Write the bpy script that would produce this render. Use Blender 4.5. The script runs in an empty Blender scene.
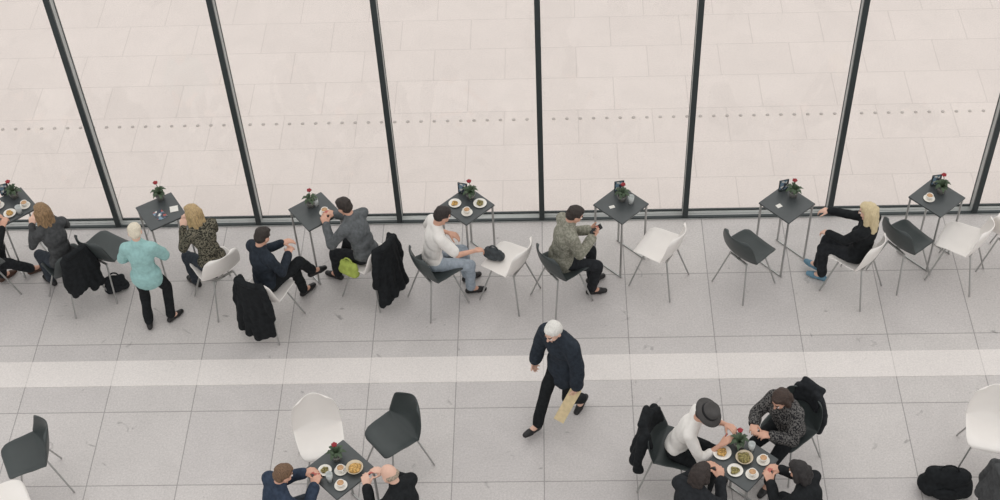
import bpy, bmesh, math, random
import numpy as np
from mathutils import Vector, Matrix
random.seed(7); np.random.seed(7)
scene = bpy.context.scene
COL = scene.collection
try:
    scene.view_settings.view_transform = 'Standard'
except Exception:
    pass

# ------------------------------------------------------------ camera
F = 1480.0
rho = math.atan(75/1390.0); th = math.atan(F/1392.0); psi = math.radians(3.0); H = 12.3
fwd = Vector((-math.sin(psi)*math.cos(th), math.cos(psi)*math.cos(th), -math.sin(th)))
r0 = Vector((math.cos(psi), math.sin(psi), 0)); u0 = r0.cross(fwd)
right = r0*math.cos(rho) - u0*math.sin(rho)
up = r0*math.sin(rho) + u0*math.cos(rho)
def ray(u, v): return fwd*F + right*(u-500) - up*(v-250)
d = ray(542, 217)
CAM = -d*(H/(-d.z))
def G(u, v, z=0.0):
    q = ray(u, v); t = (z-H)/q.z
    return CAM + q*t
cd = bpy.data.cameras.new("camera"); cam = bpy.data.objects.new("camera", cd); COL.objects.link(cam)
R = Matrix((right, up, -fwd)).transposed().to_4x4()
cam.matrix_world = Matrix.Translation(CAM) @ R
cd.sensor_width = 36; cd.lens = F*36/1000; cd.clip_end = 200
scene.camera = cam

# ------------------------------------------------------------ materials
def nmat(name):
    m = bpy.data.materials.new(name); m.use_nodes = True
    nt = m.node_tree; return m, nt, nt.nodes["Principled BSDF"]
def lin(c):
    return tuple((x/255/12.92 if x/255 <= 0.04045 else ((x/255+0.055)/1.055)**2.4) for x in c)+(1,)
_mc = {}
def mat(name, rgb, rough=0.7, metal=0.0, var=0.15, scale=12, bump=0.0, spec=0.4, sheen=0.0):
    key = (name, rgb)
    if key in _mc: return _mc[key]
    m, nt, b = nmat(name)
    tc = nt.nodes.new("ShaderNodeTexCoord"); n = nt.nodes.new("ShaderNodeTexNoise")
    n.inputs["Scale"].default_value = scale; n.inputs["Detail"].default_value = 4
    nt.links.new(tc.outputs["Object"], n.inputs["Vector"])
    cr = nt.nodes.new("ShaderNodeValToRGB"); c = lin(rgb)
    cr.color_ramp.elements[0].position = .3; cr.color_ramp.elements[1].position = .7
    cr.color_ramp.elements[0].color = tuple(x*(1-var) for x in c[:3])+(1,)
    cr.color_ramp.elements[1].color = tuple(min(1, x*(1+var)) for x in c[:3])+(1,)
    nt.links.new(n.outputs["Fac"], cr.inputs["Fac"]); nt.links.new(cr.outputs["Color"], b.inputs["Base Color"])
    b.inputs["Roughness"].default_value = rough; b.inputs["Metallic"].default_value = metal
    b.inputs["Specular IOR Level"].default_value = spec
    if sheen: b.inputs["Sheen Weight"].default_value = sheen
    if bump:
        bp = nt.nodes.new("ShaderNodeBump"); bp.inputs["Strength"].default_value = bump; bp.inputs["Distance"].default_value = .01
        nt.links.new(n.outputs["Fac"], bp.inputs["Height"]); nt.links.new(bp.outputs["Normal"], b.inputs["Normal"])
    _mc[key] = m; return m
def cloth(rgb, var=.25, scale=25): return mat("cloth", rgb, .9, 0, var, scale, .5, .15)
def weave(rgb1, rgb2, scale=70):
    key = ('weave', rgb1, rgb2)
    if key in _mc: return _mc[key]
    m, nt, b = nmat("patterned_knit")
    tc = nt.nodes.new("ShaderNodeTexCoord"); n = nt.nodes.new("ShaderNodeTexNoise")
    n.inputs["Scale"].default_value = scale; nt.links.new(tc.outputs["Object"], n.inputs["Vector"])
    cr = nt.nodes.new("ShaderNodeValToRGB"); cr.color_ramp.elements[0].position = .45; cr.color_ramp.elements[1].position = .56
    cr.color_ramp.elements[0].color = lin(rgb1); cr.color_ramp.elements[1].color = lin(rgb2)
    nt.links.new(n.outputs["Fac"], cr.inputs["Fac"]); nt.links.new(cr.outputs["Color"], b.inputs["Base Color"])
    b.inputs["Roughness"].default_value = .95; b.inputs["Specular IOR Level"].default_value = .1
    _mc[key] = m; return m
def hairmat(rgb):
    key = ('hair', rgb)
    if key in _mc: return _mc[key]
    m, nt, b = nmat("hair")
    tc = nt.nodes.new("ShaderNodeTexCoord"); mp = nt.nodes.new("ShaderNodeMapping"); mp.inputs["Scale"].default_value = (60, 60, 9)
    n = nt.nodes.new("ShaderNodeTexNoise"); n.inputs["Scale"].default_value = 1.6; n.inputs["Detail"].default_value = 3
    nt.links.new(tc.outputs["Object"], mp.inputs["Vector"]); nt.links.new(mp.outputs["Vector"], n.inputs["Vector"])
    cr = nt.nodes.new("ShaderNodeValToRGB"); c = lin(rgb); light = rgb[0] > 190
    lo, hi = (.86, 1.06) if light else (.6, 1.25)
    cr.color_ramp.elements[0].position = .35; cr.color_ramp.elements[1].position = .65
    cr.color_ramp.elements[0].color = tuple(x*lo for x in c[:3])+(1,); cr.color_ramp.elements[1].color = tuple(min(1, x*hi) for x in c[:3])+(1,)
    nt.links.new(n.outputs["Fac"], cr.inputs["Fac"]); nt.links.new(cr.outputs["Color"], b.inputs["Base Color"])
    bp = nt.nodes.new("ShaderNodeBump"); bp.inputs["Strength"].default_value = .25 if light else .5; bp.inputs["Distance"].default_value = .01
    nt.links.new(n.outputs["Fac"], bp.inputs["Height"]); nt.links.new(bp.outputs["Normal"], b.inputs["Normal"])
    b.inputs["Roughness"].default_value = .65
    _mc[key] = m; return m
SKIN = mat("skin", (206, 160, 138), .55, 0, .06, 15)
SKIN2 = mat("skin_pale", (218, 178, 158), .55, 0, .06, 15)
LIP = mat("lips", (170, 95, 85), .5); BROW = mat("eyebrow", (70, 50, 40), .8)
EYEW = mat("eye_white", (235, 232, 228), .2, 0, .02); IRIS = mat("iris", (35, 28, 25), .2)
CHROME = mat("brushed_steel", (172, 172, 170), .35, .6, .05)
DARKP = mat("dark_grey_plastic", (60, 66, 66), .42, 0, .06, 6)
WHITEP = mat("white_plastic", (232, 227, 222), .4, 0, .02, 6)
SLATE = mat("dark_laminate", (74, 78, 79), .35, 0, .1, 8)
FRAME = mat("dark_window_frame", (50, 57, 58), .5, .1, .08, 5)
GASK = mat("light_gasket", (172, 174, 172), .5, .1, .05, 5)
PORC = mat("porcelain", (238, 234, 226), .25, 0, .02)

def floor_mat(name, c1, c2, mortar, bw, rh, off, msize, grain, vein=.05, stain=.72, rough=.6, spec=.2):
    m, nt, b = nmat(name)
    L = nt.links.new; N = nt.nodes.new
    tc = N("ShaderNodeTexCoord"); br = N("ShaderNodeTexBrick")
    br.offset = off; br.squash = 1
    br.inputs["Color1"].default_value = lin(c1); br.inputs["Color2"].default_value = lin(c2); br.inputs["Mortar"].default_value = lin(mortar)
    br.inputs["Scale"].default_value = 1; br.inputs["Mortar Size"].default_value = msize; br.inputs["Mortar Smooth"].default_value = .2
    br.inputs["Brick Width"].default_value = bw; br.inputs["Row Height"].default_value = rh
    L(tc.outputs["Object"], br.inputs["Vector"])
    n1 = N("ShaderNodeTexNoise"); n1.inputs["Scale"].default_value = 50; n1.inputs["Detail"].default_value = 3; n1.inputs["Roughness"].default_value = .9
    n2 = N("ShaderNodeTexNoise"); n2.inputs["Scale"].default_value = 1.7; n2.inputs["Detail"].default_value = 7; n2.inputs["Roughness"].default_value = .65; n2.inputs["Distortion"].default_value = .8
    n3 = N("ShaderNodeTexNoise"); n3.inputs["Scale"].default_value = 4.0; n3.inputs["Detail"].default_value = 8; n3.inputs["Distortion"].default_value = 1.6
    for n in (n1, n2, n3): L(tc.outputs["Object"], n.inputs["Vector"])
    def mr(n, a, b_, c, d_):
        q = N("ShaderNodeMapRange"); q.inputs[1].default_value = a; q.inputs[2].default_value = b_; q.inputs[3].default_value = c; q.inputs[4].default_value = d_
        L(n.outputs["Fac"], q.inputs[0]); return q
    mr1 = mr(n1, .3, .7, 1-grain, 1+grain); mr2 = mr(n2, .3, .7, 1-vein, 1+vein); mr3 = mr(n3, .67, .75, 1.0, stain)
    a = N("ShaderNodeMath"); a.operation = 'MULTIPLY'; L(mr1.outputs[0], a.inputs[0]); L(mr2.outputs[0], a.inputs[1])
    a2 = N("ShaderNodeMath"); a2.operation = 'MULTIPLY'; L(a.outputs[0], a2.inputs[0]); L(mr3.outputs[0], a2.inputs[1])
    vm = N("ShaderNodeVectorMath"); vm.operation = 'SCALE'; L(br.outputs["Color"], vm.inputs[0]); L(a2.outputs[0], vm.inputs["Scale"])
    L(vm.outputs[0], b.inputs["Base Color"]); b.inputs["Roughness"].default_value = rough; b.inputs["Specular IOR Level"].default_value = spec
    return m

# ------------------------------------------------------------ mesh helpers
def link(o): COL.objects.link(o); return o
def obj_from(name, verts, faces, mats, smooth=False):
    me = bpy.data.meshes.new(name); me.from_pydata([tuple(v) for v in verts], [], faces); me.update()
    if not isinstance(mats, (list, tuple)): mats = [mats]
    for m in mats: me.materials.append(m)
    if smooth: me.shade_smooth()
    return link(bpy.data.objects.new(name, me))
def box_geo(lo, hi):
    x0, y0, z0 = lo; x1, y1, z1 = hi
    v = [(x0,y0,z0),(x1,y0,z0),(x1,y1,z0),(x0,y1,z0),(x0,y0,z1),(x1,y0,z1),(x1,y1,z1),(x0,y1,z1)]
    f = [(0,3,2,1),(4,5,6,7),(0,1,5,4),(1,2,6,5),(2,3,7,6),(3,0,4,7)]
    return v, f
def geo_join(parts):
    V = []; Fc = []
    for v, f in parts:
        o = len(V); V += [tuple(p) for p in v]; Fc += [tuple(i+o for i in q) for q in f]
    return V, Fc
def boxes(name, bl, m, bevel=0.0):
    v, f = geo_join([box_geo(a, b) for a, b in bl])
    o = obj_from(name, v, f, m)
    if bevel:
        md = o.modifiers.new("b", 'BEVEL'); md.width = bevel; md.segments = 2
    return o
bm = bmesh.new(); bmesh.ops.create_icosphere(bm, subdivisions=3, radius=1)
ICV = np.array([v.co[:] for v in bm.verts]); ICF = [tuple(v.index for v in f.verts) for f in bm.faces]; bm.free()
def V3(*a): return np.array(a, float)
def unit(v):
    v = np.asarray(v, float); n = np.linalg.norm(v); return v/n if n > 1e-9 else V3(0, 0, 1)
def ell(c, r, A=None):
    v = ICV*np.asarray(r)
    if A is not None: v = v @ np.array(A)
    return v+np.asarray(c), ICF
def cone(p0, p1, r0_, r1_, wd=None, ws=1.0, n=14):
    p0 = np.asarray(p0, float); p1 = np.asarray(p1, float); dd = unit(p1-p0)
    ref = np.asarray(wd, float) if wd is not None else (V3(0, 0, 1) if abs(dd[2]) < .9 else V3(1, 0, 0))
    e1 = unit(ref-dd*np.dot(ref, dd)); e2 = np.cross(dd, e1)
    rings = []
    for a in (-80, -55, -28, 0): rings.append((p0+dd*r0_*math.sin(math.radians(a)), r0_*math.cos(math.radians(a))))
    for a in (0, 28, 55, 80): rings.append((p1+dd*r1_*math.sin(math.radians(a)), r1_*math.cos(math.radians(a))))
    V = []; Fc = []
    for c, r in rings:
        for k in range(n):
            t = 2*math.pi*k/n; V.append(c+e1*math.cos(t)*r*ws+e2*math.sin(t)*r)
    for i in range(len(rings)-1):
        for k in range(n):
            k2 = (k+1) % n; Fc.append((i*n+k, i*n+k2, (i+1)*n+k2, (i+1)*n+k))
    Fc.append(tuple(range(n-1, -1, -1))); o = (len(rings)-1)*n; Fc.append(tuple(o+k for k in range(n)))
    return V, Fc
def blob(name, shapes, m, voxel=.012, smooth=1, wr=0.0, wk=30, sfac=.5):
    """one continuous surface from overlapping volumes"""
    v, f = geo_join(shapes)
    me = bpy.data.meshes.new(name); me.from_pydata(v, [], f); me.update()
    tmp = link(bpy.data.objects.new("tmp", me))
    md = tmp.modifiers.new("r", 'REMESH'); md.mode = 'VOXEL'; md.voxel_size = voxel; md.use_smooth_shade = True
    if smooth:
        s = tmp.modifiers.new("s", 'SMOOTH'); s.iterations = smooth; s.factor = sfac
    dg = bpy.context.evaluated_depsgraph_get()
    out = bpy.data.meshes.new_from_object(tmp.evaluated_get(dg)); out.name = name
    bpy.data.objects.remove(tmp); bpy.data.meshes.remove(me)
    if wr:
        n = len(out.vertices); co = np.empty(n*3); no = np.empty(n*3)
        out.vertices.foreach_get("co", co); out.vertices.foreach_get("normal", no)
        co = co.reshape(-1, 3); no = no.reshape(-1, 3); ph = np.random.rand(6)*6
        a = np.sin(co @ V3(wk*.6, wk*.5, wk)+ph[0]+1.5*np.sin(co @ V3(wk*.5, -wk*.4, wk*.3)+ph[1]))
        b_ = np.sin(co @ V3(-wk*.8, wk*1.1, wk*.7)+ph[2]+1.5*np.sin(co @ V3(wk*.3, wk*.7, -wk*.5)+ph[3]))
        co = co+no*((a*.6+b_*.4)*wr)[:, None]
        out.vertices.foreach_set("co", co.ravel()); out.update()
    out.materials.clear()
    for q in (m if isinstance(m, (list, tuple)) else [m]): out.materials.append(q)
    out.shade_smooth()
    return link(bpy.data.objects.new(name, out))
def lathe(name, prof, m, n=28):
    V = []; Fc = []
    for r, z in prof:
        for k in range(n):
            t = 2*math.pi*k/n; V.append((r*math.cos(t), r*math.sin(t), z))
    for i in range(len(prof)-1):
        for k in range(n):
            k2 = (k+1) % n; Fc.append((i*n+k, i*n+k2, (i+1)*n+k2, (i+1)*n+k))
    Fc.append(tuple(range(n-1, -1, -1))); o = (len(prof)-1)*n; Fc.append(tuple(o+k for k in range(n)))
    return obj_from(name, V, Fc, m, True)
def tube_obj(name, pts, r, m, n=8):
    parts = [cone(pts[i], pts[i+1], r, r, n=n) for i in range(len(pts)-1)]
    v, f = geo_join(parts); return obj_from(name, v, f, m, True)
def child(o, p): o.parent = p; return o
def empty(name, loc=(0, 0, 0), rz=0):
    e = bpy.data.objects.new(name, None); e.empty_display_size = .1; link(e)
    e.location = loc; e.rotation_euler = (0, 0, rz); return e
def tag(o, label, cat, group=None):
    o["label"] = label; o["category"] = cat
    if group: o["group"] = group
    return o
def clone(root, loc, rz=0, label=None, group=None):
    r = root.copy(); COL.objects.link(r); r.location = loc; r.rotation_euler = (0, 0, rz)
    for c in root.children:
        k = c.copy(); COL.objects.link(k); k.parent = r
    if label: r["label"] = label
    if group: r["group"] = group
    return r

# ------------------------------------------------------------ setting
def plane(name, x0, x1, y0, y1, z, m):
    o = obj_from(name, [(x0, y0, z), (x1, y0, z), (x1, y1, z), (x0, y1, z)], [(0, 1, 2, 3)], m)
    o["kind"] = "structure"; return o
fin = floor_mat("pale_stone_floor", (197, 192, 189), (191, 186, 184), (152, 148, 146), .92, .92, .0, .006, .17, .06, .6, .42, .3)
fout = floor_mat("paving_daylight_painted", (223, 213, 208), (220, 210, 205), (207, 197, 192), .92, .62, .5, .006, .11, .035, .95)  # outdoor brightness put into the colour; both floors get equal light
fband = floor_mat("white_stone_band", (220, 214, 210), (217, 211, 207), (200, 194, 190), .92, 2.0, .0, .005, .11, .03, .9, .42, .3)
floor = plane("floor", -14, 14, -16, -.08, 0, fin)
tag(floor, "pale grey speckled stone tile floor of the café", "floor")
pave = plane("floor_terrace", -16, 16, .08, 22, 0, fout)
tag(pave, "pale warm stone paving beyond the glass wall, outdoor brightness painted in", "floor")
sill = boxes("trim_1", [((-14, -.08, -.05), (14, .08, .015))], GASK); sill["kind"] = "structure"; tag(sill, "light grey threshold beneath the glass wall", "sill")
yb0 = G(500, 381.5).y; yb1 = G(500, 356).y
band = boxes("trim_2", [((-14, yb0, -.02), (14, yb1, .003))], fband); band["kind"] = "structure"; tag(band, "white stone band inlaid in the floor", "floor band")
for nm, y0, y1, z1 in (("trim_3", -.075, -.035, .03), ("trim_4", .045, .075, .03)):
    t = boxes(nm, [((-14, y0, .0), (14, y1, z1))], FRAME, .006); t["kind"] = "structure"; tag(t, "dark metal bottom rail of the glass wall", "window rail")
msp = 142/85.9
gl, gnt, gb = nmat("clear_glass")
tr = gnt.nodes.new("ShaderNodeBsdfTransparent"); gs = gnt.nodes.new("ShaderNodeBsdfGlossy"); gs.inputs["Roughness"].default_value = .03
mx = gnt.nodes.new("ShaderNodeMixShader"); mx.inputs[0].default_value = .03
tr.inputs["Color"].default_value = (.985, .985, .98, 1)
gnt.links.new(tr.outputs[0], mx.inputs[1]); gnt.links.new(gs.outputs[0], mx.inputs[2]); gnt.links.new(mx.outputs[0], gnt.nodes["Material Output"].inputs["Surface"])
k = 5
mxs = [i*msp for i in range(-5, 6)]
for i, x in enumerate(mxs):
    inner = boxes("trim_%d" % k, [((x-.030, -.075, .0), (x+.030, -.04, 8))], FRAME, .004); inner["kind"] = "structure"
    tag(inner, "dark metal vertical mullion of the glass wall", "mullion"); inner["group"] = "window mullions"
    web = boxes("mullion_web", [((x-.026, -.04, .0), (x+.026, .045, 8))], GASK); child(web, inner); web["label"] = "light grey gasket between the metal fins"
    out_ = boxes("mullion_cap", [((x-.030, .045, .0), (x+.030, .075, 8))], FRAME, .004); child(out_, inner)
    k += 1
for i in range(10):
    w = boxes("window_%d" % (i+1), [((mxs[i]+.02, -.008, .015), (mxs[i+1]-.02, .008, 8))], gl)
    w["kind"] = "structure"; tag(w, "tall clear glass pane of the window wall", "window")
# studs outside
STUDM = mat("grey_metal_stud", (182, 174, 169), .6, .1)
ys = G(500, 120).y
stud = lathe("floor_stud", [(.022, 0), (.022, .004), (.016, .007), (.001, .008)], STUDM, 12)
tag(stud, "small round grey stud set in the terrace paving", "floor stud", "row of floor studs on the terrace")
x = -7.6; first = True
while x < 7.6:
    if first: stud.location = (x, ys, 0); first = False
    else:
        s = stud.copy(); COL.objects.link(s); s.location = (x, ys, 0)
    x += .165

# ------------------------------------------------------------ chairs
SEATZ = .52; TABZ = .88
def make_shell(m):
    prof = [(0, .235, -.03, .15), (.08, .225, -.008, .20), (.2, .17, .002, .225), (.4, .0, -.012, .24), (.55, -.12, -.005, .245),
            (.65, -.185, .03, .25), (.74, -.222, .10, .25), (.84, -.25, .20, .24), (.93, -.27, .30, .215), (.98, -.28, .345, .18), (1, -.282, .358, .13)]
    P = np.array(prof); nu, nv = 30, 15; V = []; Fc = []
    for i in range(nu):
        u = i/(nu-1); y, z, hw = [np.interp(u, P[:, 0], P[:, j]) for j in (1, 2, 3)]
        bk = min(1, max(0, (u-.5)/.22)); bk = bk*bk*(3-2*bk)
        for j in range(nv):
            s = -1+2*j/(nv-1)
            V.append((s*hw, y+bk*.085*s*s, SEATZ+z+(1-bk)*(.05*abs(s)**3*min(1, u/.3))+bk*.02*(1-s*s)))
    for i in range(nu-1):
        for j in range(nv-1):
            a = i*nv+j; Fc.append((a, a+1, a+nv+1, a+nv))
    o = obj_from("seat_shell", V, Fc, m, True)
    md = o.modifiers.new("s", 'SOLIDIFY'); md.thickness = .012; md.offset = -1
    md = o.modifiers.new("d", 'SUBSURF'); md.levels = 1; md.render_levels = 1
    return o
def make_chair(m, label):
    e = empty("chair", (0, 0, 0)); tag(e, label, "chair")
    child(make_shell(m), e)
    for sx in (-1, 1):
        for sy in (-1, 1):
            child(tube_obj("leg", [(sx*.12, sy*.13-.01, SEATZ-.03), (sx*.235, sy*.25-.01, .012)], .0095, CHROME), e)
    child(boxes("underframe", [((-.13, -.15, SEATZ-.045), (.13, -.13, SEATZ-.028)), ((-.13, .11, SEATZ-.045), (.13, .13, SEATZ-.028)), ((-.012, -.15, SEATZ-.045), (.012, .13, SEATZ-.028))], CHROME), e)
    return e
protoD = make_chair(DARKP, "dark grey moulded plastic chair with splayed steel legs")
protoW = make_chair(WHITEP, "white moulded plastic chair with splayed steel legs")
usedp = {'D': False, 'W': False}
def chair(u, v, face, c, label=None):
    p = G(u, v, SEATZ); rz = math.radians(face-90)
    pr = protoD if c == 'D' else protoW
    if not usedp[c]:
        usedp[c] = True; o = pr; o.location = (p.x, p.y, 0); o.rotation_euler = (0, 0, rz)
    else: o = clone(pr, (p.x, p.y, 0), rz)
    if label: o["label"] = label
    o["group"] = "café chairs"
    return o
def base(c): return "%s plastic chair, " % ("dark grey" if c == 'D' else "white")
CH = {}
for key, u, v, f, c, l in [
    ('p1', -22, 266, 50, 'D', "holding a person in black"),
    ('p2', 68, 264, 138, 'D', "holding a long-haired woman in charcoal"),
    ('coat', 106, 250, 60, 'D', "empty, beside a standing woman"),
    ('p4', 216, 267, 130, 'W', "holding a blonde woman in patterned sweater"),
    ('p5', 268, 290, 62, 'W', "holding a man in navy"),
    ('p6', 368, 259, 150, 'W', "holding a man in grey"),
    ('p7', 436, 268, 35, 'D', "holding a man in white t-shirt"),
    ('bag', 508, 262, 150, 'W', "empty, with a dark bag on the seat"),
    ('p8', 562, 266, 35, 'D', "holding a person in olive cardigan"),
    ('e1', 660, 248, 150, 'W', "empty, drawn up to a small table"),
    ('e2', 748, 250, 40, 'D', "empty, angled towards a small table"),
    ('p9', 856, 256, 142, 'W', "holding a blonde woman in black"),
    ('e3', 906, 240, 35, 'D', "empty, angled towards a flower table"),
    ('e4', 962, 242, 150, 'W', "empty, beside the last window table"),
    ('e4b', 1014, 232, 60, 'W', "empty, standing near the glass wall"),
    ('b1', 29, 456, 208, 'D', "empty, turned away from the aisle"),
    ('b2', 4, 506, 30, 'W', "empty, next to a dark chair"),
    ('b3', 320, 438, 285, 'W', "empty, behind a table with red flower"),
    ('b4', 395, 434, 220, 'D', "empty, pushed back from a table"),
    ('p10', 268, 528, 30, 'W', "holding a brown-haired man in navy"),
    ('p11', 416, 530, 140, 'W', "holding a balding man in black"),
    ('p12', 672, 450, -20, 'D', "holding a person in a hat"),
    ('p13', 790, 428, 225, 'D', "holding a person in speckled jacket"),
    ('p14', 814, 524, 140, 'D', "holding a dark-haired person in black"),
    ('p15', 680, 534, 50, 'D', "holding a person in dark clothes"),
    ('r1', 990, 430, 255, 'W', "empty, beside a black backpack"),
    ('r2', 1022, 490, 20, 'D', "with a grey jacket over the back")]:
    CH[key] = chair(u, v, f, c, base(c)+l)

# ------------------------------------------------------------ tables
def make_table():
    e = empty("table"); tag(e, "small square dark-topped café table on steel legs", "table")
    h = .215
    t = boxes("tabletop", [((-h, -h, TABZ-.022), (h, h, TABZ))], SLATE, .006); child(t, e)
    for sx in (-1, 1):
        for sy in (-1, 1):
            child(boxes("leg", [((sx*(h-.02)-.009, sy*(h-.02)-.009, .018), (sx*(h-.02)+.009, sy*(h-.02)+.009, TABZ-.022))], CHROME, .002), e)
    for sx in (-1, 1):
        child(boxes("foot_bar", [((sx*(h-.02)-.009, -(h-.02)-.02, 0), (sx*(h-.02)+.009, (h-.02)+.02, .018))], CHROME, .002), e)
    return e
tproto = make_table(); TB = []
for i, (u, v, a, l) in enumerate([
    (12, 206, 40, "cluttered with cups, plates and menu"), (161, 211, 33, "with red flower and flat menu"),
    (315, 211, 38, "with red flower and a cup"), (467, 205, 45, "with plates, plant and menu stand"),
    (621, 204, 45, "with plant and menu stand"), (787, 203, 42, "with plant and menu stand"),
    (937, 197, 42, "with plant and menu stand"), (340, 469, 45, "covered with plates, cups and flower"),
    (742, 461, 48, "crowded with plates of food")]):
    p = G(u, v, TABZ)
    if i == 0: o = tproto; o.location = (p.x, p.y, 0); o.rotation_euler = (0, 0, math.radians(a))
    else: o = clone(tproto, (p.x, p.y, 0), math.radians(a))
    if i >= 7: o.scale = (1.12, 1.12, 1)
    o["label"] = "small square dark table "+l; o["group"] = "café tables"; TB.append(o)

# ------------------------------------------------------------ tableware
POT = mat("grey_pot", (132, 130, 126), .7); LEAF = mat("green_leaf", (64, 80, 58), .6, 0, .4, 40); RED = mat("red_petal", (146, 38, 46), .5)
def make_plant():
    e = empty("potted_flower"); tag(e, "small grey pot with green leaves and a red flower", "potted plant")
    child(lathe("pot", [(.028, 0), (.042, .055), (.044, .06), (.036, .06), (.034, .045), (.001, .045)], POT, 20), e)
    V = []; Fc = []
    for kx in range(12):
        a = kx*2.4; r = .03+.03*((kx*37) % 10)/10; hz = .09+.03*((kx*53) % 7)/7
        dx, dy = math.cos(a), math.sin(a); n0 = len(V)
        pts = [(0.004, .05), (r*.6, hz), (r, hz+.004), (r*1.5, hz-.02)]; ws = [.003, .014, .016, .001]
        for (rr, z), w in zip(pts, ws):
            V.append((dx*rr-dy*w, dy*rr+dx*w, z)); V.append((dx*rr+dy*w, dy*rr-dx*w, z+.002))
        for q in range(3): Fc.append((n0+2*q, n0+2*q+1, n0+2*q+3, n0+2*q+2))
    o = obj_from("foliage", V, Fc, LEAF, True); o["kind"] = "stuff"; child(o, e)
    child(tube_obj("stem", [(0, 0, .05), (.006, .004, .13), (-.004, .01, .19)], .003, LEAF, 6), e)
    child(blob("flower", [ell((-.004+.013*math.cos(a), .01+.013*math.sin(a), .2), (.010, .010, .009)) for a in (0, 1.26, 2.5, 3.8, 5)]+[ell((-.004, .01, .207), (.010, .010, .010))], RED, .004, 1), e)
    return e
pl0 = make_plant()
pfirst = True
def plant(u, v, rz, label):
    global pfirst
    p = G(u, v, TABZ)
    if pfirst: o = pl0; pfirst = False; o.location = p; o.rotation_euler = (0, 0, rz)
    else: o = clone(pl0, p, rz)
    o.scale = (1.3, 1.3, 1.25)
    o["label"] = label; o["group"] = "table flowers"; return o
for u, v, l in [(15, 197, "a cluttered window table"), (161, 199, "a table beside standing woman"), (311, 206, "a table between two men"), (471, 198, "a table with plates"),
                (622, 200, "an otherwise bare table"), (793, 196, "a table by empty chairs"), (941, 192, "the last window table"), (337, 459, "a table with small plates"), (739, 447, "a crowded shared table")]:
    plant(u, v, random.random()*6, "red flower in grey pot on "+l)
m_card, nt, b = nmat("menu_card")
tc = nt.nodes.new("ShaderNodeTexCoord"); vor = nt.nodes.new("ShaderNodeTexVoronoi"); vor.inputs["Scale"].default_value = 28
nt.links.new(tc.outputs["Object"], vor.inputs["Vector"])
cr = nt.nodes.new("ShaderNodeValToRGB"); cr.color_ramp.interpolation = 'CONSTANT'
cr.color_ramp.elements[0].color = lin((60, 66, 78)); cr.color_ramp.elements[1].position = .4; cr.color_ramp.elements[1].color = lin((120, 144, 162))
e_ = cr.color_ramp.elements.new(.62); e_.color = lin((220, 218, 212)); e_ = cr.color_ramp.elements.new(.88); e_.color = lin((170, 84, 78))
sp = nt.nodes.new("ShaderNodeSeparateColor"); nt.links.new(vor.outputs["Color"], sp.inputs[0]); nt.links.new(sp.outputs[0], cr.inputs[0]); nt.links.new(cr.outputs[0], b.inputs["Base Color"])
def make_menu():
    e = empty("menu_stand"); tag(e, "small upright menu card in a dark holder", "menu")
    child(boxes("holder_base", [((-.05, -.02, 0), (.05, .02, .012))], FRAME, .003), e)
    child(boxes("card", [((-.048, -.003, .012), (.048, .003, .145))], m_card), e)
    child(boxes("card_frame", [((-.054, -.005, .008), (-.047, .005, .15)), ((.047, -.005, .008), (.054, .005, .15)), ((-.054, -.005, .144), (.054, .005, .151))], FRAME), e)
    return e
mn = make_menu(); mf = True
for u, v, a in [(6, 194, 20), (463, 193, -15), (619, 191, 10), (783, 190, 15), (935, 185, 10)]:
    p = G(u, v, TABZ)
    if mf: o = mn; o.location = p; o.rotation_euler = (0, 0, math.radians(a)); mf = False
    else: o = clone(mn, p, math.radians(a))
    o["group"] = "menu stands"
plate0 = lathe("plate", [(.045, 0), (.085, .012), (.088, .015), (.082, .014), (.05, .005), (.001, .005)], PORC, 32)
tag(plate0, "small white round porcelain plate", "plate"); plate0["group"] = "plates"
bowl_m = mat("tan_bowl", (205, 190, 165), .4)
FOOD = mat("mixed_food", (186, 148, 88), .8, 0, .7, 60, .6)
FOODG = mat("salad_food", (130, 120, 76), .8, 0, .8, 60, .6)
FOAM = mat("milk_foam", (190, 150, 112), .5, 0, .25, 40)
pf = True
def plate(u, v, s=1.0, food=None):
    global pf
    p = G(u, v, TABZ)
    if pf: o = plate0; pf = False
    else: o = plate0.copy(); COL.objects.link(o)
    o.location = (p.x, p.y, TABZ+.001); o.scale = (s, s, 1)
    o["label"] = "small white round plate, "+("with food on it" if food else "empty, on a dark table")
    if food:
        sh = [ell((random.uniform(-.035, .035)*s, random.uniform(-.035, .035)*s, .012), (.02*s, .02*s, .012)) for _ in range(9)]+[ell((0, 0, .008), (.045*s, .045*s, .01))]
        fo = blob("food_portion", sh, food, .006, 1); fo.location = (p.x, p.y, TABZ+.007); tag(fo, "portion of mixed food on a white plate", "food"); fo["kind"] = "stuff"
def make_cup():
    e = empty("coffee_cup"); tag(e, "white porcelain coffee cup on a saucer", "cup")
    child(lathe("saucer", [(.03, 0), (.06, .009), (.062, .012), (.055, .01), (.03, .005), (.001, .005)], PORC, 24), e)
    child(lathe("cup_body", [(.02, .006), (.034, .03), (.038, .06), (.035, .06), (.031, .052), (.001, .052)], PORC, 24), e)
    child(lathe("coffee_surface", [(.033, .050), (.0325, .0545), (.001, .0545)], FOAM, 20), e)
    pts = [(.035+.018*math.sin(t), 0, .036+.014*math.cos(t)) for t in np.linspace(0.1, math.pi-.1, 7)]
    child(tube_obj("handle", pts, .004, PORC, 6), e)
    return e
cup0 = make_cup(); cf = True
def cup(u, v, label):
    global cf
    p = G(u, v, TABZ)
    if cf: o = cup0; cf = False; o.location = (p.x, p.y, TABZ+.001)
    else: o = clone(cup0, (p.x, p.y, TABZ+.001), random.random()*6)
    o["label"] = label; o["group"] = "coffee cups"
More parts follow.
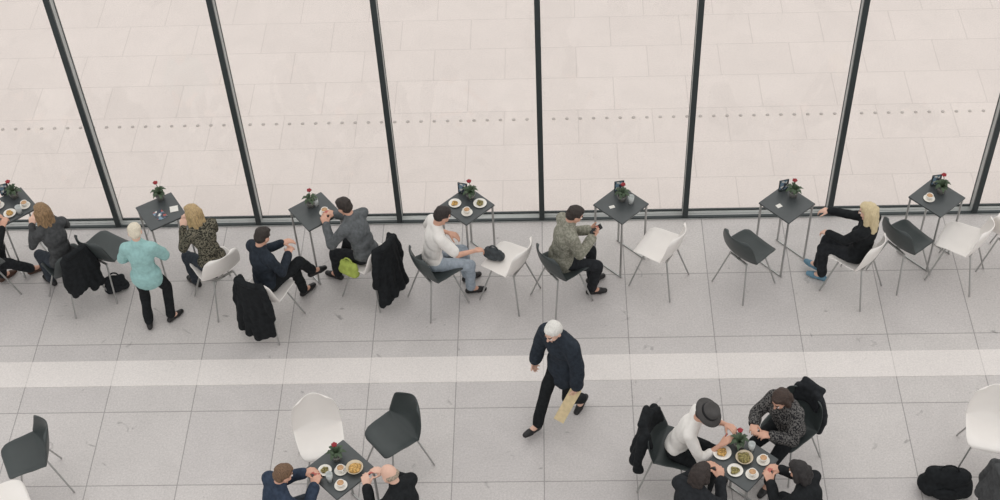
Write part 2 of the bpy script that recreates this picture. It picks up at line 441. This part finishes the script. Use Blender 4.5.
def bowl(u, v, food, label):
    p = G(u, v, TABZ); e = empty("bowl", (p.x, p.y, TABZ)); tag(e, label, "bowl")
    child(lathe("bowl_body", [(.035, 0), (.07, .03), (.082, .05), (.078, .05), (.06, .028), (.001, .022)], bowl_m, 28), e)
    o = blob("food", [ell((random.uniform(-.04, .04), random.uniform(-.04, .04), .04), (.022, .02, .014)) for _ in range(12)]+[ell((0, 0, .032), (.06, .06, .012))], food, .006, 1)
    o["kind"] = "stuff"; child(o, e)
GLS = mat("tinted_tumbler_glass", (196, 200, 198), .1)
def tumbler(u, v, label):
    p = G(u, v, TABZ); o = lathe("drinking_glass", [(.028, 0), (.034, .1), (.031, .1), (.026, .07), (.001, .07)], GLS, 20)
    o.location = p; tag(o, label, "glass")
def flat(name, u, v, w, h, t, a, m, label, cat, z=TABZ):
    p = G(u, v, z); o = boxes(name, [((-w/2, -h/2, 0), (w/2, h/2, t))], m, min(.003, t*.3))
    o.location = (p.x, p.y, z+.001); o.rotation_euler = (0, 0, math.radians(a)); tag(o, label, cat); return o
PAPER = mat("paper", (226, 223, 216), .8, 0, .05, 30)
cup(25, 206, "white coffee cup on a crowded table"); plate(10, 214, .8, FOOD); cup(-1, 206, "white coffee cup beside a menu stand"); tumbler(20, 213, "clear glass on a crowded window table")
flat("menu_sheet", 160, 215, .11, .15, .003, 40, m_card, "flat printed menu with pale and dark blocks", "menu")
flat("paper_napkin", 174, 209, .09, .09, .003, 15, PAPER, "white paper napkin on a dark table", "napkin")
cup(325, 213, "white coffee cup between two seated men"); tumbler(316, 205, "clear glass beside a red flower")
plate(455, 204, .8, FOOD); plate(480, 204, .85, FOODG); cup(467, 213, "white coffee cup between two plates")
flat("paper_napkin", 612, 207, .06, .04, .002, 20, PAPER, "small folded paper card on a dark table", "napkin")
tumbler(631, 203, "clear glass beside a potted flower")
flat("paper_napkin", 779, 206, .06, .05, .002, 30, PAPER, "small paper slip on an unattended table", "napkin"); cup(929, 199, "white cup on the last window table")
bowl(355, 470, FOOD, "tan bowl of food before a balding man"); cup(341, 471, "white cup beside a tan bowl"); plate(325, 471, .75, FOODG); cup(341, 486, "white coffee cup near the table corner"); tumbler(330, 480, "clear glass on a small crowded table")
plate(722, 453, 1.0, FOOD); plate(735, 471, .85, FOODG); cup(763, 461, "white cup beside a speckled jacket"); bowl(744, 460, FOODG, "tan bowl of salad on a crowded table"); cup(752, 475, "white cup among plates of food"); tumbler(751, 450, "clear glass on a crowded table")

# ------------------------------------------------------------ people
def rot_about(v, ax, deg):
    a = math.radians(deg); ax = unit(ax); v = np.asarray(v, float)
    return v*math.cos(a)+np.cross(ax, v)*math.sin(a)+ax*np.dot(ax, v)*(1-math.cos(a))
def ik(a, tgt, l1, l2, pole):
    a = np.asarray(a, float); tgt = np.asarray(tgt, float); dv = tgt-a; L = np.linalg.norm(dv); dn = unit(dv)
    L = min(max(L, abs(l1-l2)+.03), (l1+l2)*.995); end = a+dn*L
    x_ = (l1*l1-l2*l2+L*L)/(2*L); h = math.sqrt(max(0, l1*l1-x_*x_))
    pd = unit(np.asarray(pole, float)-dn*np.dot(pole, dn)); return a+dn*x_+pd*h, end
def hand_shapes(w, hd, palm, side, curl):
    hd = unit(hd); n = np.asarray(palm, float); n = unit(n-hd*np.dot(n, hd))
    hw = np.cross(n, hd)*(-1 if side > 0 else 1)   # towards thumb
    S = []
    lens = [(.042, .026, .021), (.046, .029, .022), (.043, .027, .021), (.034, .021, .019)]
    for i, (off, kn) in enumerate([(.032, .083), (.011, .088), (-.011, .085), (-.031, .077)]):
        k0 = w+hd*.012+hw*off*.55; k1 = w+hd*kn+hw*off
        S.append(cone(k0, k1, .0155, .0125, n=10))
        p = k1; dd = unit(hd+hw*off*2.2); ax = np.cross(dd, n)
        for q, L in enumerate(lens[i]):
            dd = rot_about(dd, ax, curl*(1+.12*i)*(.8 if q == 0 else 1)); p2 = p+dd*L
            S.append(cone(p, p2, .0098-.0009*q, .0092-.0009*q, n=8)); p = p2
    t0 = w+hd*.028+hw*.024; td = unit(hd*.75+hw*.75+n*.35); t1 = t0+td*.042; td2 = unit(td+hd*.4+n*.3); t2 = t1+td2*.032; t3 = t2+unit(td2+hd*.3)*.026
    S += [cone(t0, t1, .0165, .0125, n=8), cone(t1, t2, .0118, .0108, n=8), cone(t2, t3, .0108, .009, n=8)]
    return S, w+hd*.09+n*.02
def person(label, u, v, face, hipz=.66, z0=None, lean=8, side=0, twist=0, head=(0, 15), handR=None, handL=None, footR=None, footL=None,
           top=None, bottom=None, shoe=None, hair='short', hairc=(50, 38, 32), skin=SKIN, fem=False, s=1.0, k=.94, sleeve='long', curl=28,
           elbR=(.5, -.5, -.6), elbL=None, palmR=(0, 0, -1), palmL=None, hem=0, puff=0.0, hat=None, kneeOut=.15, footYaw=(8, -8), heel=(0, 0), pole_knee=None):
    z0 = hipz*k-.1 if z0 is None else z0
    pw = G(u, v, z0)
    P = V3(0, 0, hipz); la = math.radians(lean); sa = math.radians(side)
    t = unit(V3(math.sin(sa), math.sin(la), math.cos(la))); fw = V3(0, 1, 0); fw = unit(fw-t*np.dot(fw, t)); fw = rot_about(fw, t, twist); rt = np.cross(fw, t)
    X = V3(1, 0, 0)
    sw = (.150 if fem else .172)*s
    mid = P+t*.2*s
    bend = unit(t+fw*(.12 if hipz < .75 else .03)); chest = mid+bend*.13*s; nb = mid+bend*.29*s
    sh = {1: mid+bend*.245*s+rt*sw, -1: mid+bend*.245*s-rt*sw}
    hp = {1: P+X*.088*s-V3(0, 0, .02), -1: P-X*.088*s-V3(0, 0, .02)}
    hf = rot_about(V3(0, 1, 0), V3(0, 0, 1), twist*.6+head[0]); hr = np.cross(hf, V3(0, 0, 1)); hf = rot_about(hf, hr, -head[1]); hu = np.cross(hr, hf)
    neckdir = unit(bend*.6+hu*.5+hf*.12); hc = nb+neckdir*.165*s
    HB = np.array([hr, hf, hu])
    elbL = elbL or (-elbR[0], elbR[1], elbR[2]); palmL = palmL or (-palmR[0], palmR[1], palmR[2])
    handR = handR or (.14, .42, .98); handL = handL or (-.14, .42, .98)
    footR = footR or (.12, .36, .085); footL = footL or (-.12, .36, .085)
    El = {}; Wr = {}; Kn = {}; An = {}
    for sd, ht, eb in ((1, handR, elbR), (-1, handL, elbL)): El[sd], Wr[sd] = ik(sh[sd], ht, .285*s, .25*s, eb)
    for sd, ft in ((1, footR), (-1, footL)): Kn[sd], An[sd] = ik(hp[sd], ft, .43*s, .42*s, pole_knee or (sd*kneeOut, 1, .35))
    def torso(g):
        TB_ = np.array([rt, fw, t]); T2 = np.array([rt, unit(np.cross(bend, rt)), bend]); h = .012 if fem else 0
        S = [ell(P+t*.01, np.array((.155+h+g, .108+g, .12+g))*V3(s, s, s), np.array([X, V3(0, 1, 0), V3(0, 0, 1)])),
             ell(P+t*.15*s, np.array((.132-h+g, .092+g, .15+g))*s, TB_), ell(chest, np.array((.148-h+g, .100+g, .165+g))*s, T2),
             cone(sh[1]-rt*.02, sh[-1]+rt*.02, .055*s+g, .055*s+g), cone(nb+bend*.01, sh[1]-bend*.0, .05+g, .046+g), cone(nb+bend*.01, sh[-1], .05+g, .046+g)]
        if fem: S += [ell(chest+fw*.08+rt*.062+bend*.01, (.052+g, .046+g, .052+g)), ell(chest+fw*.08-rt*.062+bend*.01, (.052+g, .046+g, .052+g))]
        return S
    def arms(g, upto=1.0, grow=0.0):
        S = []
        for sd in (1, -1):
            if upto <= 1: S.append(cone(sh[sd], sh[sd]+(El[sd]-sh[sd])*upto, .048*s+g, (.048-.012*upto)*s+g+grow))
            else: S += [cone(sh[sd], El[sd], .048*s+g, .037*s+g), cone(El[sd], El[sd]+(Wr[sd]-El[sd])*(upto-1), .037*s+g, .026*s+g+grow)]
        return S
    def legs(g, end=1.0, ge=0.0):
        S = []
        for sd in (1, -1):
            S += [cone(hp[sd], Kn[sd], .078*s+g, .052*s+g), cone(Kn[sd], Kn[sd]+(An[sd]-Kn[sd])*.35, .052*s+g, .050*s+g), cone(Kn[sd]+(An[sd]-Kn[sd])*.35, Kn[sd]+(An[sd]-Kn[sd])*end, .050*s+g, .034*s+g+ge)]
        return S
    B = torso(-.004)+arms(-.002, 2.0)+legs(-.004, 1.0)
    B += [cone(nb-bend*.03, hc-hu*.05-hf*.02, .056*s, .050*s)]
    B += [ell(hc+hu*.028-hf*.010, np.array((.074, .092, .086))*s, HB), ell(hc+hf*.022-hu*.03, np.array((.057, .068, .082))*s, HB), ell(hc+hf*.066*s-hu*.098*s, np.array((.03, .025, .02)), HB),
          cone(hc+hf*.086+hu*.008, hc+hf*.108-hu*.026, .009, .014, n=8), cone(hc+hf*.08+hu*.026+hr*.032, hc+hf*.08+hu*.026-hr*.032, .012, .012, n=8), ell(hc+hf*.084-hu*.06, (.024, .011, .011), HB)]
    for sd in (1, -1): B.append(ell(hc+hr*sd*.075*s-hf*.004-hu*.008, (.010, .02, .031), HB)); B.append(ell(hc+hr*sd*.035+hf*.055-hu*.025, (.025, .025, .028), HB))
    grip = {}
    for sd, pm in ((1, palmR), (-1, palmL)):
        HS, gp = hand_shapes(Wr[sd], unit(unit(Wr[sd]-El[sd])+V3(0, 0, -.05)), pm, sd, curl); B += HS; grip[sd] = gp
    fdir = {}
    for sd, yw, hl in ((1, footYaw[0], heel[0]), (-1, footYaw[1], heel[1])):
        a = math.radians(yw); fd = V3(math.sin(a), math.cos(a), 0); fr = np.cross(fd, V3(0, 0, 1)); fd = rot_about(fd, fr, -hl); fdir[sd] = (fd, np.cross(fr, fd), fr)
        B.append(cone(An[sd], An[sd]+fd*.10-fdir[sd][1]*.045, .034, .03))
    body = blob("person", B, [skin, LIP, BROW], .0085, 1, 0, sfac=.35)
    me = body.data; n = len(me.polygons); cen = np.empty(n*3); me.polygons.foreach_get("center", cen); cen = cen.reshape(-1, 3)
    loc = (cen-hc) @ HB.T; mi = np.zeros(n, int)
    mi[(np.abs(loc[:, 0]) < .025) & (np.abs(loc[:, 2]+.06) < .010) & (loc[:, 1] > .082)] = 1
    mi[(np.abs(np.abs(loc[:, 0])-.032) < .018) & (np.abs(loc[:, 2]-.032) < .006) & (loc[:, 1] > .06)] = 2
    me.polygons.foreach_set("material_index", mi); me.update()
    tag(body, label, "person")
    for sd in (1, -1):
        c = hc+hr*sd*.031+hf*.079*s+hu*.004
        ey = obj_from("eye", ICV*.0125+c, ICF, [EYEW, IRIS], True)
        for pi, pf_ in enumerate(ICF):
            q = np.mean([ICV[i] for i in pf_], axis=0)
            if np.dot(q, hf) > .86: ey.data.polygons[pi].material_index = 1
        child(ey, body)
    g = .013+puff
    TS = torso(g)+(arms(g, 1.97, .006) if sleeve == 'long' else arms(g+.004, .75, .012) if sleeve == 'short' else arms(g+.004, 1.45, .006))
    if sleeve != 'short': TS.append(cone(nb+bend*.015, nb+neckdir*.045, .062+puff, .060+puff))
    if hem:
        TS += [cone(P+V3(0, 0, .02), P-V3(0, -.01, hem*.5), .120+g, .125+g, wd=X, ws=1.28), cone(P-V3(0, 0, hem*.4), P-V3(0, -.01, hem), .125+g, .120+g, wd=X, ws=1.28)]
    child(blob("jacket" if puff > .005 else ("tee_shirt" if sleeve == 'short' else "sweater"), TS, top, .013, 2, .005, 28), body)
    TR = legs(.014, .93, .012)+[ell(P-V3(0, 0, .005), np.array((.165, .120, .115))*s)]
    child(blob("trousers", TR, bottom, .013, 2, .005, 26), body)
    for sd in (1, -1):
        fd, fu, fr = fdir[sd]; a = An[sd]
        SS = [cone(a-fu*.005, a-fd*.015-fu*.04, .042, .04), cone(a-fd*.035-fu*.045, a+fd*.11-fu*.048, .036, .040, wd=fr, ws=1.0), cone(a+fd*.09-fu*.052, a+fd*.165-fu*.056, .038, .028, wd=fr, ws=1.2)]
        o = blob("shoe", SS, shoe, .010, 1); child(o, body)
    hs = []
    if hair in ('short', 'bob', 'long'):
        hs = [ell(hc+hu*.042-hf*.020, np.array((.083, .092, .082))*s, HB), ell(hc+hu*.0-hf*.045, np.array((.074, .062, .075))*s, HB), ell(hc+hu*.088+hf*.02, np.array((.06, .055, .03)), HB)]
    if hair == 'ring':
        hs = [ell(hc-hf*.05-hu*.0, np.array((.080, .056, .045)), HB)]
    if hair in ('bob', 'long'):
        dn = V3(0, 0, -1); L = .07 if hair == 'bob' else .2
        for sd in (1, -1):
            hs += [cone(hc+hr*sd*.07-hf*.015+hu*.03, hc+hr*sd*.078-hf*.01+dn*L*.75-fw*.02, .03, .034), cone(hc+hr*sd*.045-hf*.07, hc+hr*sd*.05-hf*.06+dn*(L+.03)-fw*.05, .045, .035)]
        hs += [cone(hc-hf*.07+hu*.02, hc-hf*.05+dn*(L+.04)-fw*.06, .055, .042)]
    if hs: child(blob("hair", hs, hairmat(hairc), .009, 1, .003, 75), body)
    if hat:
        c = hc+hu*.06-hf*.005
        prof = [(.02, .0), (.10, 0.0), (.155, -.008), (.158, -.003), (.105, .012), (.095, .02), (.088, .075), (.075, .092), (.04, .084), (.001, .082)]
        h = lathe("hat", prof, hat, 36); M = Matrix(((hr[0], hf[0], hu[0], c[0]), (hr[1], hf[1], hu[1], c[1]), (hr[2], hf[2], hu[2], c[2]), (0, 0, 0, 1)))
        h.data.transform(M); child(h, body)
        bd = lathe("hat_band", [(.094, .018), (.099, .018), (.096, .042), (.09, .042)], mat("hat_ribbon", (24, 24, 26), .7), 36); bd.data.transform(M); child(bd, body)
    body.location = (pw.x, pw.y, 0); body.rotation_euler = (0, 0, math.radians(face-90)); body.scale = (k, k, k)
    Mw = Matrix.Translation((pw.x, pw.y, 0)) @ Matrix.Rotation(math.radians(face-90), 4, 'Z') @ Matrix.Scale(k, 4)
    return {sd: Mw @ Vector(grip[sd]) for sd in (1, -1)}, body
BLK = cloth((33, 35, 37)); BLK2 = cloth((41, 43, 46)); NAVY = cloth((44, 50, 58)); NAVY2 = cloth((52, 62, 78)); GREY = cloth((96, 99, 101)); OLIVE = weave((128, 127, 114), (152, 150, 138), 40)
TEAL = cloth((152, 190, 188), .1); WHT = cloth((228, 224, 219), .04); JEAN = cloth((156, 166, 176), .15); DJEAN = cloth((58, 63, 70))
PAT = weave((50, 50, 46), (120, 115, 100), 55); PAT2 = weave((40, 40, 42), (106, 104, 102), 60); CHAR = cloth((72, 73, 74))
SHB = mat("black_shoe_leather", (30, 29, 30), .4); SHBR = mat("brown_shoe_leather", (70, 46, 34), .45); SHBL = mat("blue_sneaker", (98, 134, 154), .6)

person("seated person in black, one leg stretched beneath the table", -26, 268, 42, lean=12, head=(0, 25), top=BLK, bottom=BLK2, shoe=SHBR, hair='short', hairc=(60, 45, 36), footR=(.0, .62, .085), footL=(-.14, .3, .085), handR=(.1, .45, .98))
person("seated woman with long light-brown hair and charcoal cardigan", 66, 264, 132, lean=8, head=(0, 25), top=CHAR, bottom=DJEAN, shoe=SHB, hair='long', hairc=(140, 112, 80), fem=True, skin=SKIN2, handR=(.1, .42, .99), handL=(-.1, .40, .97), footR=(.1, .36, .085))
person("standing woman, pale blonde hair, aqua cardigan and black trousers", 161, 322, 92, hipz=.88, z0=0, lean=3, k=.88, head=(12, 34), top=TEAL, bottom=BLK, shoe=SHB, hair='short', hairc=(218, 208, 188), fem=True, skin=SKIN2, puff=.014, sleeve='three',
       handR=(.12, .34, 1.0), handL=(-.14, .30, .98), footR=(.14, .02, .085), footL=(-.12, -.08, .085), elbR=(.8, -.5, -.5), hem=.08, footYaw=(40, -10))
person("seated blonde woman with long hair and a dark speckled sweater", 214, 266, 130, lean=10, head=(10, 28), top=PAT, bottom=DJEAN, shoe=SHB, hair='long', hairc=(180, 154, 112), fem=True, skin=SKIN2, handR=(.08, .40, .98), handL=(-.1, .38, .96))
person("seated dark-haired man in navy sweater with legs crossed", 267, 286, 45, lean=-2, head=(10, 35), top=NAVY, bottom=BLK, shoe=SHB, hair='short', hairc=(44, 36, 31), handR=(.06, .32, .88), handL=(-.10, .36, .92), footR=(.02, .62, .34), footL=(-.02, .48, .085), pole_knee=(.2, .5, 1), puff=.006)
person("seated dark-haired man in grey sweater leaning to a table", 367, 258, 145, lean=14, head=(0, 30), top=GREY, bottom=BLK2, shoe=SHB, hair='short', hairc=(46, 37, 32), handR=(.06, .46, .97), handL=(-.14, .44, .97), footR=(.10, .5, .085), footL=(-.08, .44, .085), puff=.008)
person("seated dark-haired man in a white t-shirt and pale jeans", 433, 264, 20, lean=6, head=(5, 32), top=WHT, bottom=JEAN, shoe=SHB, hair='short', hairc=(42, 34, 31), sleeve='short', handR=(.20, .46, .80), handL=(-.16, .26, .82), elbL=(-.9, -.8, -.4), elbR=(.7, -.8, -.3), footR=(.1, .4, .085), footL=(-.1, .42, .085), skin=SKIN)
g8, _ = person("seated dark-haired person in olive-grey cardigan looking at a phone", 561, 263, 18, lean=6, head=(0, 35), top=OLIVE, bottom=BLK2, shoe=SHB, hair='short', hairc=(48, 39, 34), handR=(.05, .36, .90), handL=(-.06, .36, .92), puff=.014, footR=(.1, .34, .085), footL=(-.08, .4, .085), hem=.06, curl=40, palmR=(-.6, 0, .7), elbR=(.5, -.6, -.6))
person("seated woman with long blonde hair in black, leaning back", 858, 257, 142, lean=-10, head=(10, 20), top=BLK, bottom=BLK2, shoe=SHBL, hair='long', hairc=(206, 188, 150), fem=True, skin=SKIN2, handR=(.08, .46, .96), handL=(-.1, .36, .80), footR=(-.02, .46, .14), footL=(-.08, .36, .085), puff=.006, pole_knee=(0, .8, .8))
gw, walker = person("silver-haired man in dark navy coat walking with tan folder", 566, 412, 228, hipz=.88, z0=0, lean=12, k=.96, head=(0, 26), top=NAVY, bottom=BLK, shoe=SHB, hair='short', hairc=(218, 215, 209), skin=SKIN2, puff=.028, hem=.22,
       handR=(.30, .14, .78), handL=(-.26, .12, .76), elbR=(.9, -.7, 0), palmR=(-1, 0, 0), curl=34, footR=(.06, .40, .10), footL=(-.08, -.18, .13), heel=(-12, 28), footYaw=(6, -6))
person("seated brown-haired man in navy jacket reaching over a table", 276, 526, 35, lean=10, head=(0, 30), top=NAVY2, bottom=DJEAN, shoe=SHB, hair='short', hairc=(110, 84, 62), handR=(.1, .44, .98), handL=(-.1, .44, .99), puff=.014)
person("seated balding man in a black sweater eating at a table", 414, 528, 142, lean=14, head=(0, 30), top=BLK, bottom=BLK2, shoe=SHB, hair='ring', hairc=(160, 145, 128), skin=SKIN2, handR=(.12, .44, .99), handL=(-.12, .46, .99), puff=.010)
person("seated person in wide-brimmed dark hat and white shirt, eating", 676, 450, -18, lean=16, head=(0, 35), top=WHT, bottom=BLK, shoe=SHB, hair='short', hairc=(52, 40, 34), hat=mat("dark_felt", (72, 70, 69), .9), sleeve='three', handR=(.12, .46, .99), handL=(-.14, .46, .99))
person("seated dark-haired person in speckled grey jacket reaching over plates", 788, 430, 222, lean=12, head=(0, 32), top=PAT2, bottom=BLK, shoe=SHB, hair='bob', hairc=(58, 42, 34), fem=True, puff=.018, handR=(.1, .46, .99), handL=(-.12, .44, .98))
person("seated person with black hair and black sweater leaning in", 812, 525, 142, lean=14, head=(0, 30), top=BLK, bottom=BLK2, shoe=SHB, hair='bob', hairc=(32, 28, 28), fem=True, handR=(.1, .46, .98), handL=(-.1, .46, .98), puff=.010)
person("seated person in dark clothes with arms over the table", 682, 532, 52, lean=16, head=(0, 32), top=BLK2, bottom=BLK, shoe=SHB, hair='bob', hairc=(46, 36, 32), handR=(.1, .48, .98), handL=(-.12, .48, .98), puff=.012)

# held items
ph = boxes("smartphone", [((-.036, -.075, -.004), (.036, .075, .004))], mat("phone_glass", (20, 22, 26), .15), .003)
mp = (g8[1]+g8[-1])/2; ph.location = (mp.x, mp.y, mp.z+.012); ph.rotation_euler = (math.radians(25), 0, math.radians(-72)); tag(ph, "black smartphone held by a seated person in a cardigan", "phone")
fo = boxes("folder", [((-.055, -.012, -.03), (.055, .012, .40))], mat("tan_card", (216, 196, 156), .7, 0, .12, 20), .004)
dv = Vector((-.30, -.18, -.62)).normalized(); fo.location = gw[-1]; ax_x = Vector((.9, -.25, 0)); ax_x = (ax_x-dv*ax_x.dot(dv)).normalized(); ax_y = dv.cross(ax_x)
fo.rotation_euler = Matrix((ax_x, ax_y, dv)).transposed().to_euler(); tag(fo, "long flat tan folder held at the walking man's side", "folder")

# ------------------------------------------------------------ coats and bags
def coat(ch, m, label, L=.5, w=.2):
    S = []
    for kx in range(9):
        x_ = -w+2*w*kx/8; yy = -.27+.085*(x_/.24)**2
        S.append(cone((x_*.75, yy-.02, SEATZ+.36), (x_*1.15+random.uniform(-.02, .02), yy-.07-.02*(kx % 2), SEATZ+.36-L-random.uniform(0, .1)), .032, .040+.012*(kx % 2)))
        S.append(cone((x_*.75, yy, SEATZ+.37), (x_*.8, yy+.035, SEATZ+.2), .028, .024))
    for sd in (-1, 1):
        S.append(cone((sd*w*.9, -.25, SEATZ+.32), (sd*(w+.05), -.27, SEATZ+.02), .045, .04)); S.append(cone((sd*(w+.05), -.27, SEATZ+.02), (sd*(w+.03), -.24, SEATZ-.12), .04, .036))
    S.append(cone((-.1, -.30, SEATZ+.40), (.1, -.30, SEATZ+.40), .035, .035))
    o = blob("coat", S, m, .014, 2, .007, 22); o.location = ch.location; o.rotation_euler = ch.rotation_euler; tag(o, label, "coat"); return o
coat(CH['p2'], BLK, "black coat draped over a seated woman's chair back", .42, .15)
coat(CH['p5'], BLK, "long black coat hanging off a white chair back", .64, .18)
coat(CH['p6'], BLK, "long black coat hanging behind a man in grey", .66, .19)
coat(CH['p12'], BLK, "black coat over the chair of a person in a hat", .42, .22)
coat(CH['p13'], BLK2, "black jacket over a chair behind a speckled jacket", .25, .15)
coat(CH['r2'], CHAR, "dark grey jacket over a chair back", .45, .2)
def bag(name, u, v, z, a, size, m, label):
    sx, sy, sz = size; p = G(u, v, z); e = empty(name, (p.x, p.y, z), math.radians(a)); tag(e, label, "bag")
    q = .30
    S = [cone((-sx*q, 0, sy*.45), (sx*q, 0, sy*.45), sy*.46, sy*.46), cone((-sx*q*.9, 0, sz*.75), (sx*q*.9, 0, sz*.75), sy*.34, sy*.34), cone((-sx*q, 0, sy*.45), (-sx*q*.9, 0, sz*.75), sy*.42, sy*.32), cone((sx*q, 0, sy*.45), (sx*q*.9, 0, sz*.75), sy*.42, sy*.32), cone((0, 0, sy*.45), (0, 0, sz*.78), sy*.46, sy*.34)]
    child(blob("bag_body", S, m, .010, 2, .007, 28), e)
    pts = [(sx*.22*math.cos(t), 0, sz*.85+sx*.3*math.sin(t)) for t in np.linspace(0, math.pi, 9)]
    child(tube_obj("strap", pts, .009, m), e)
    child(blob("pocket", [ell((0, -sy*.42, sz*.35), (sx*.3, sy*.16, sz*.24))], m, .010, 1), e)
    return e
bag("backpack", 943, 492, 0, -8, (.46, .28, .36), BLK, "black fabric backpack standing on the floor")
bag("handbag", 350, 274, SEATZ-.06, 150, (.26, .12, .2), cloth((166, 180, 92), .15), "yellow-green fabric bag beside a seated man")
bag("handbag", 494, 258, SEATZ+.01, -20, (.24, .12, .14), cloth((70, 74, 77)), "dark grey bag resting on a white chair")
bag("handbag", 118, 290, 0, 20, (.26, .14, .24), BLK2, "dark handbag on the floor beside a standing woman")

# ------------------------------------------------------------ light
w = bpy.data.worlds.new("world"); scene.world = w; w.use_nodes = True
bg = w.node_tree.nodes["Background"]; bg.inputs["Color"].default_value = (1, .992, .985, 1); bg.inputs["Strength"].default_value = .92
sd = bpy.data.lights.new("sun", 'SUN'); sd.energy = .75; sd.angle = math.radians(80); sd.color = (1, .98, .95)
so = link(bpy.data.objects.new("sun", sd)); so.rotation_euler = (math.radians(-30), math.radians(8), 0)
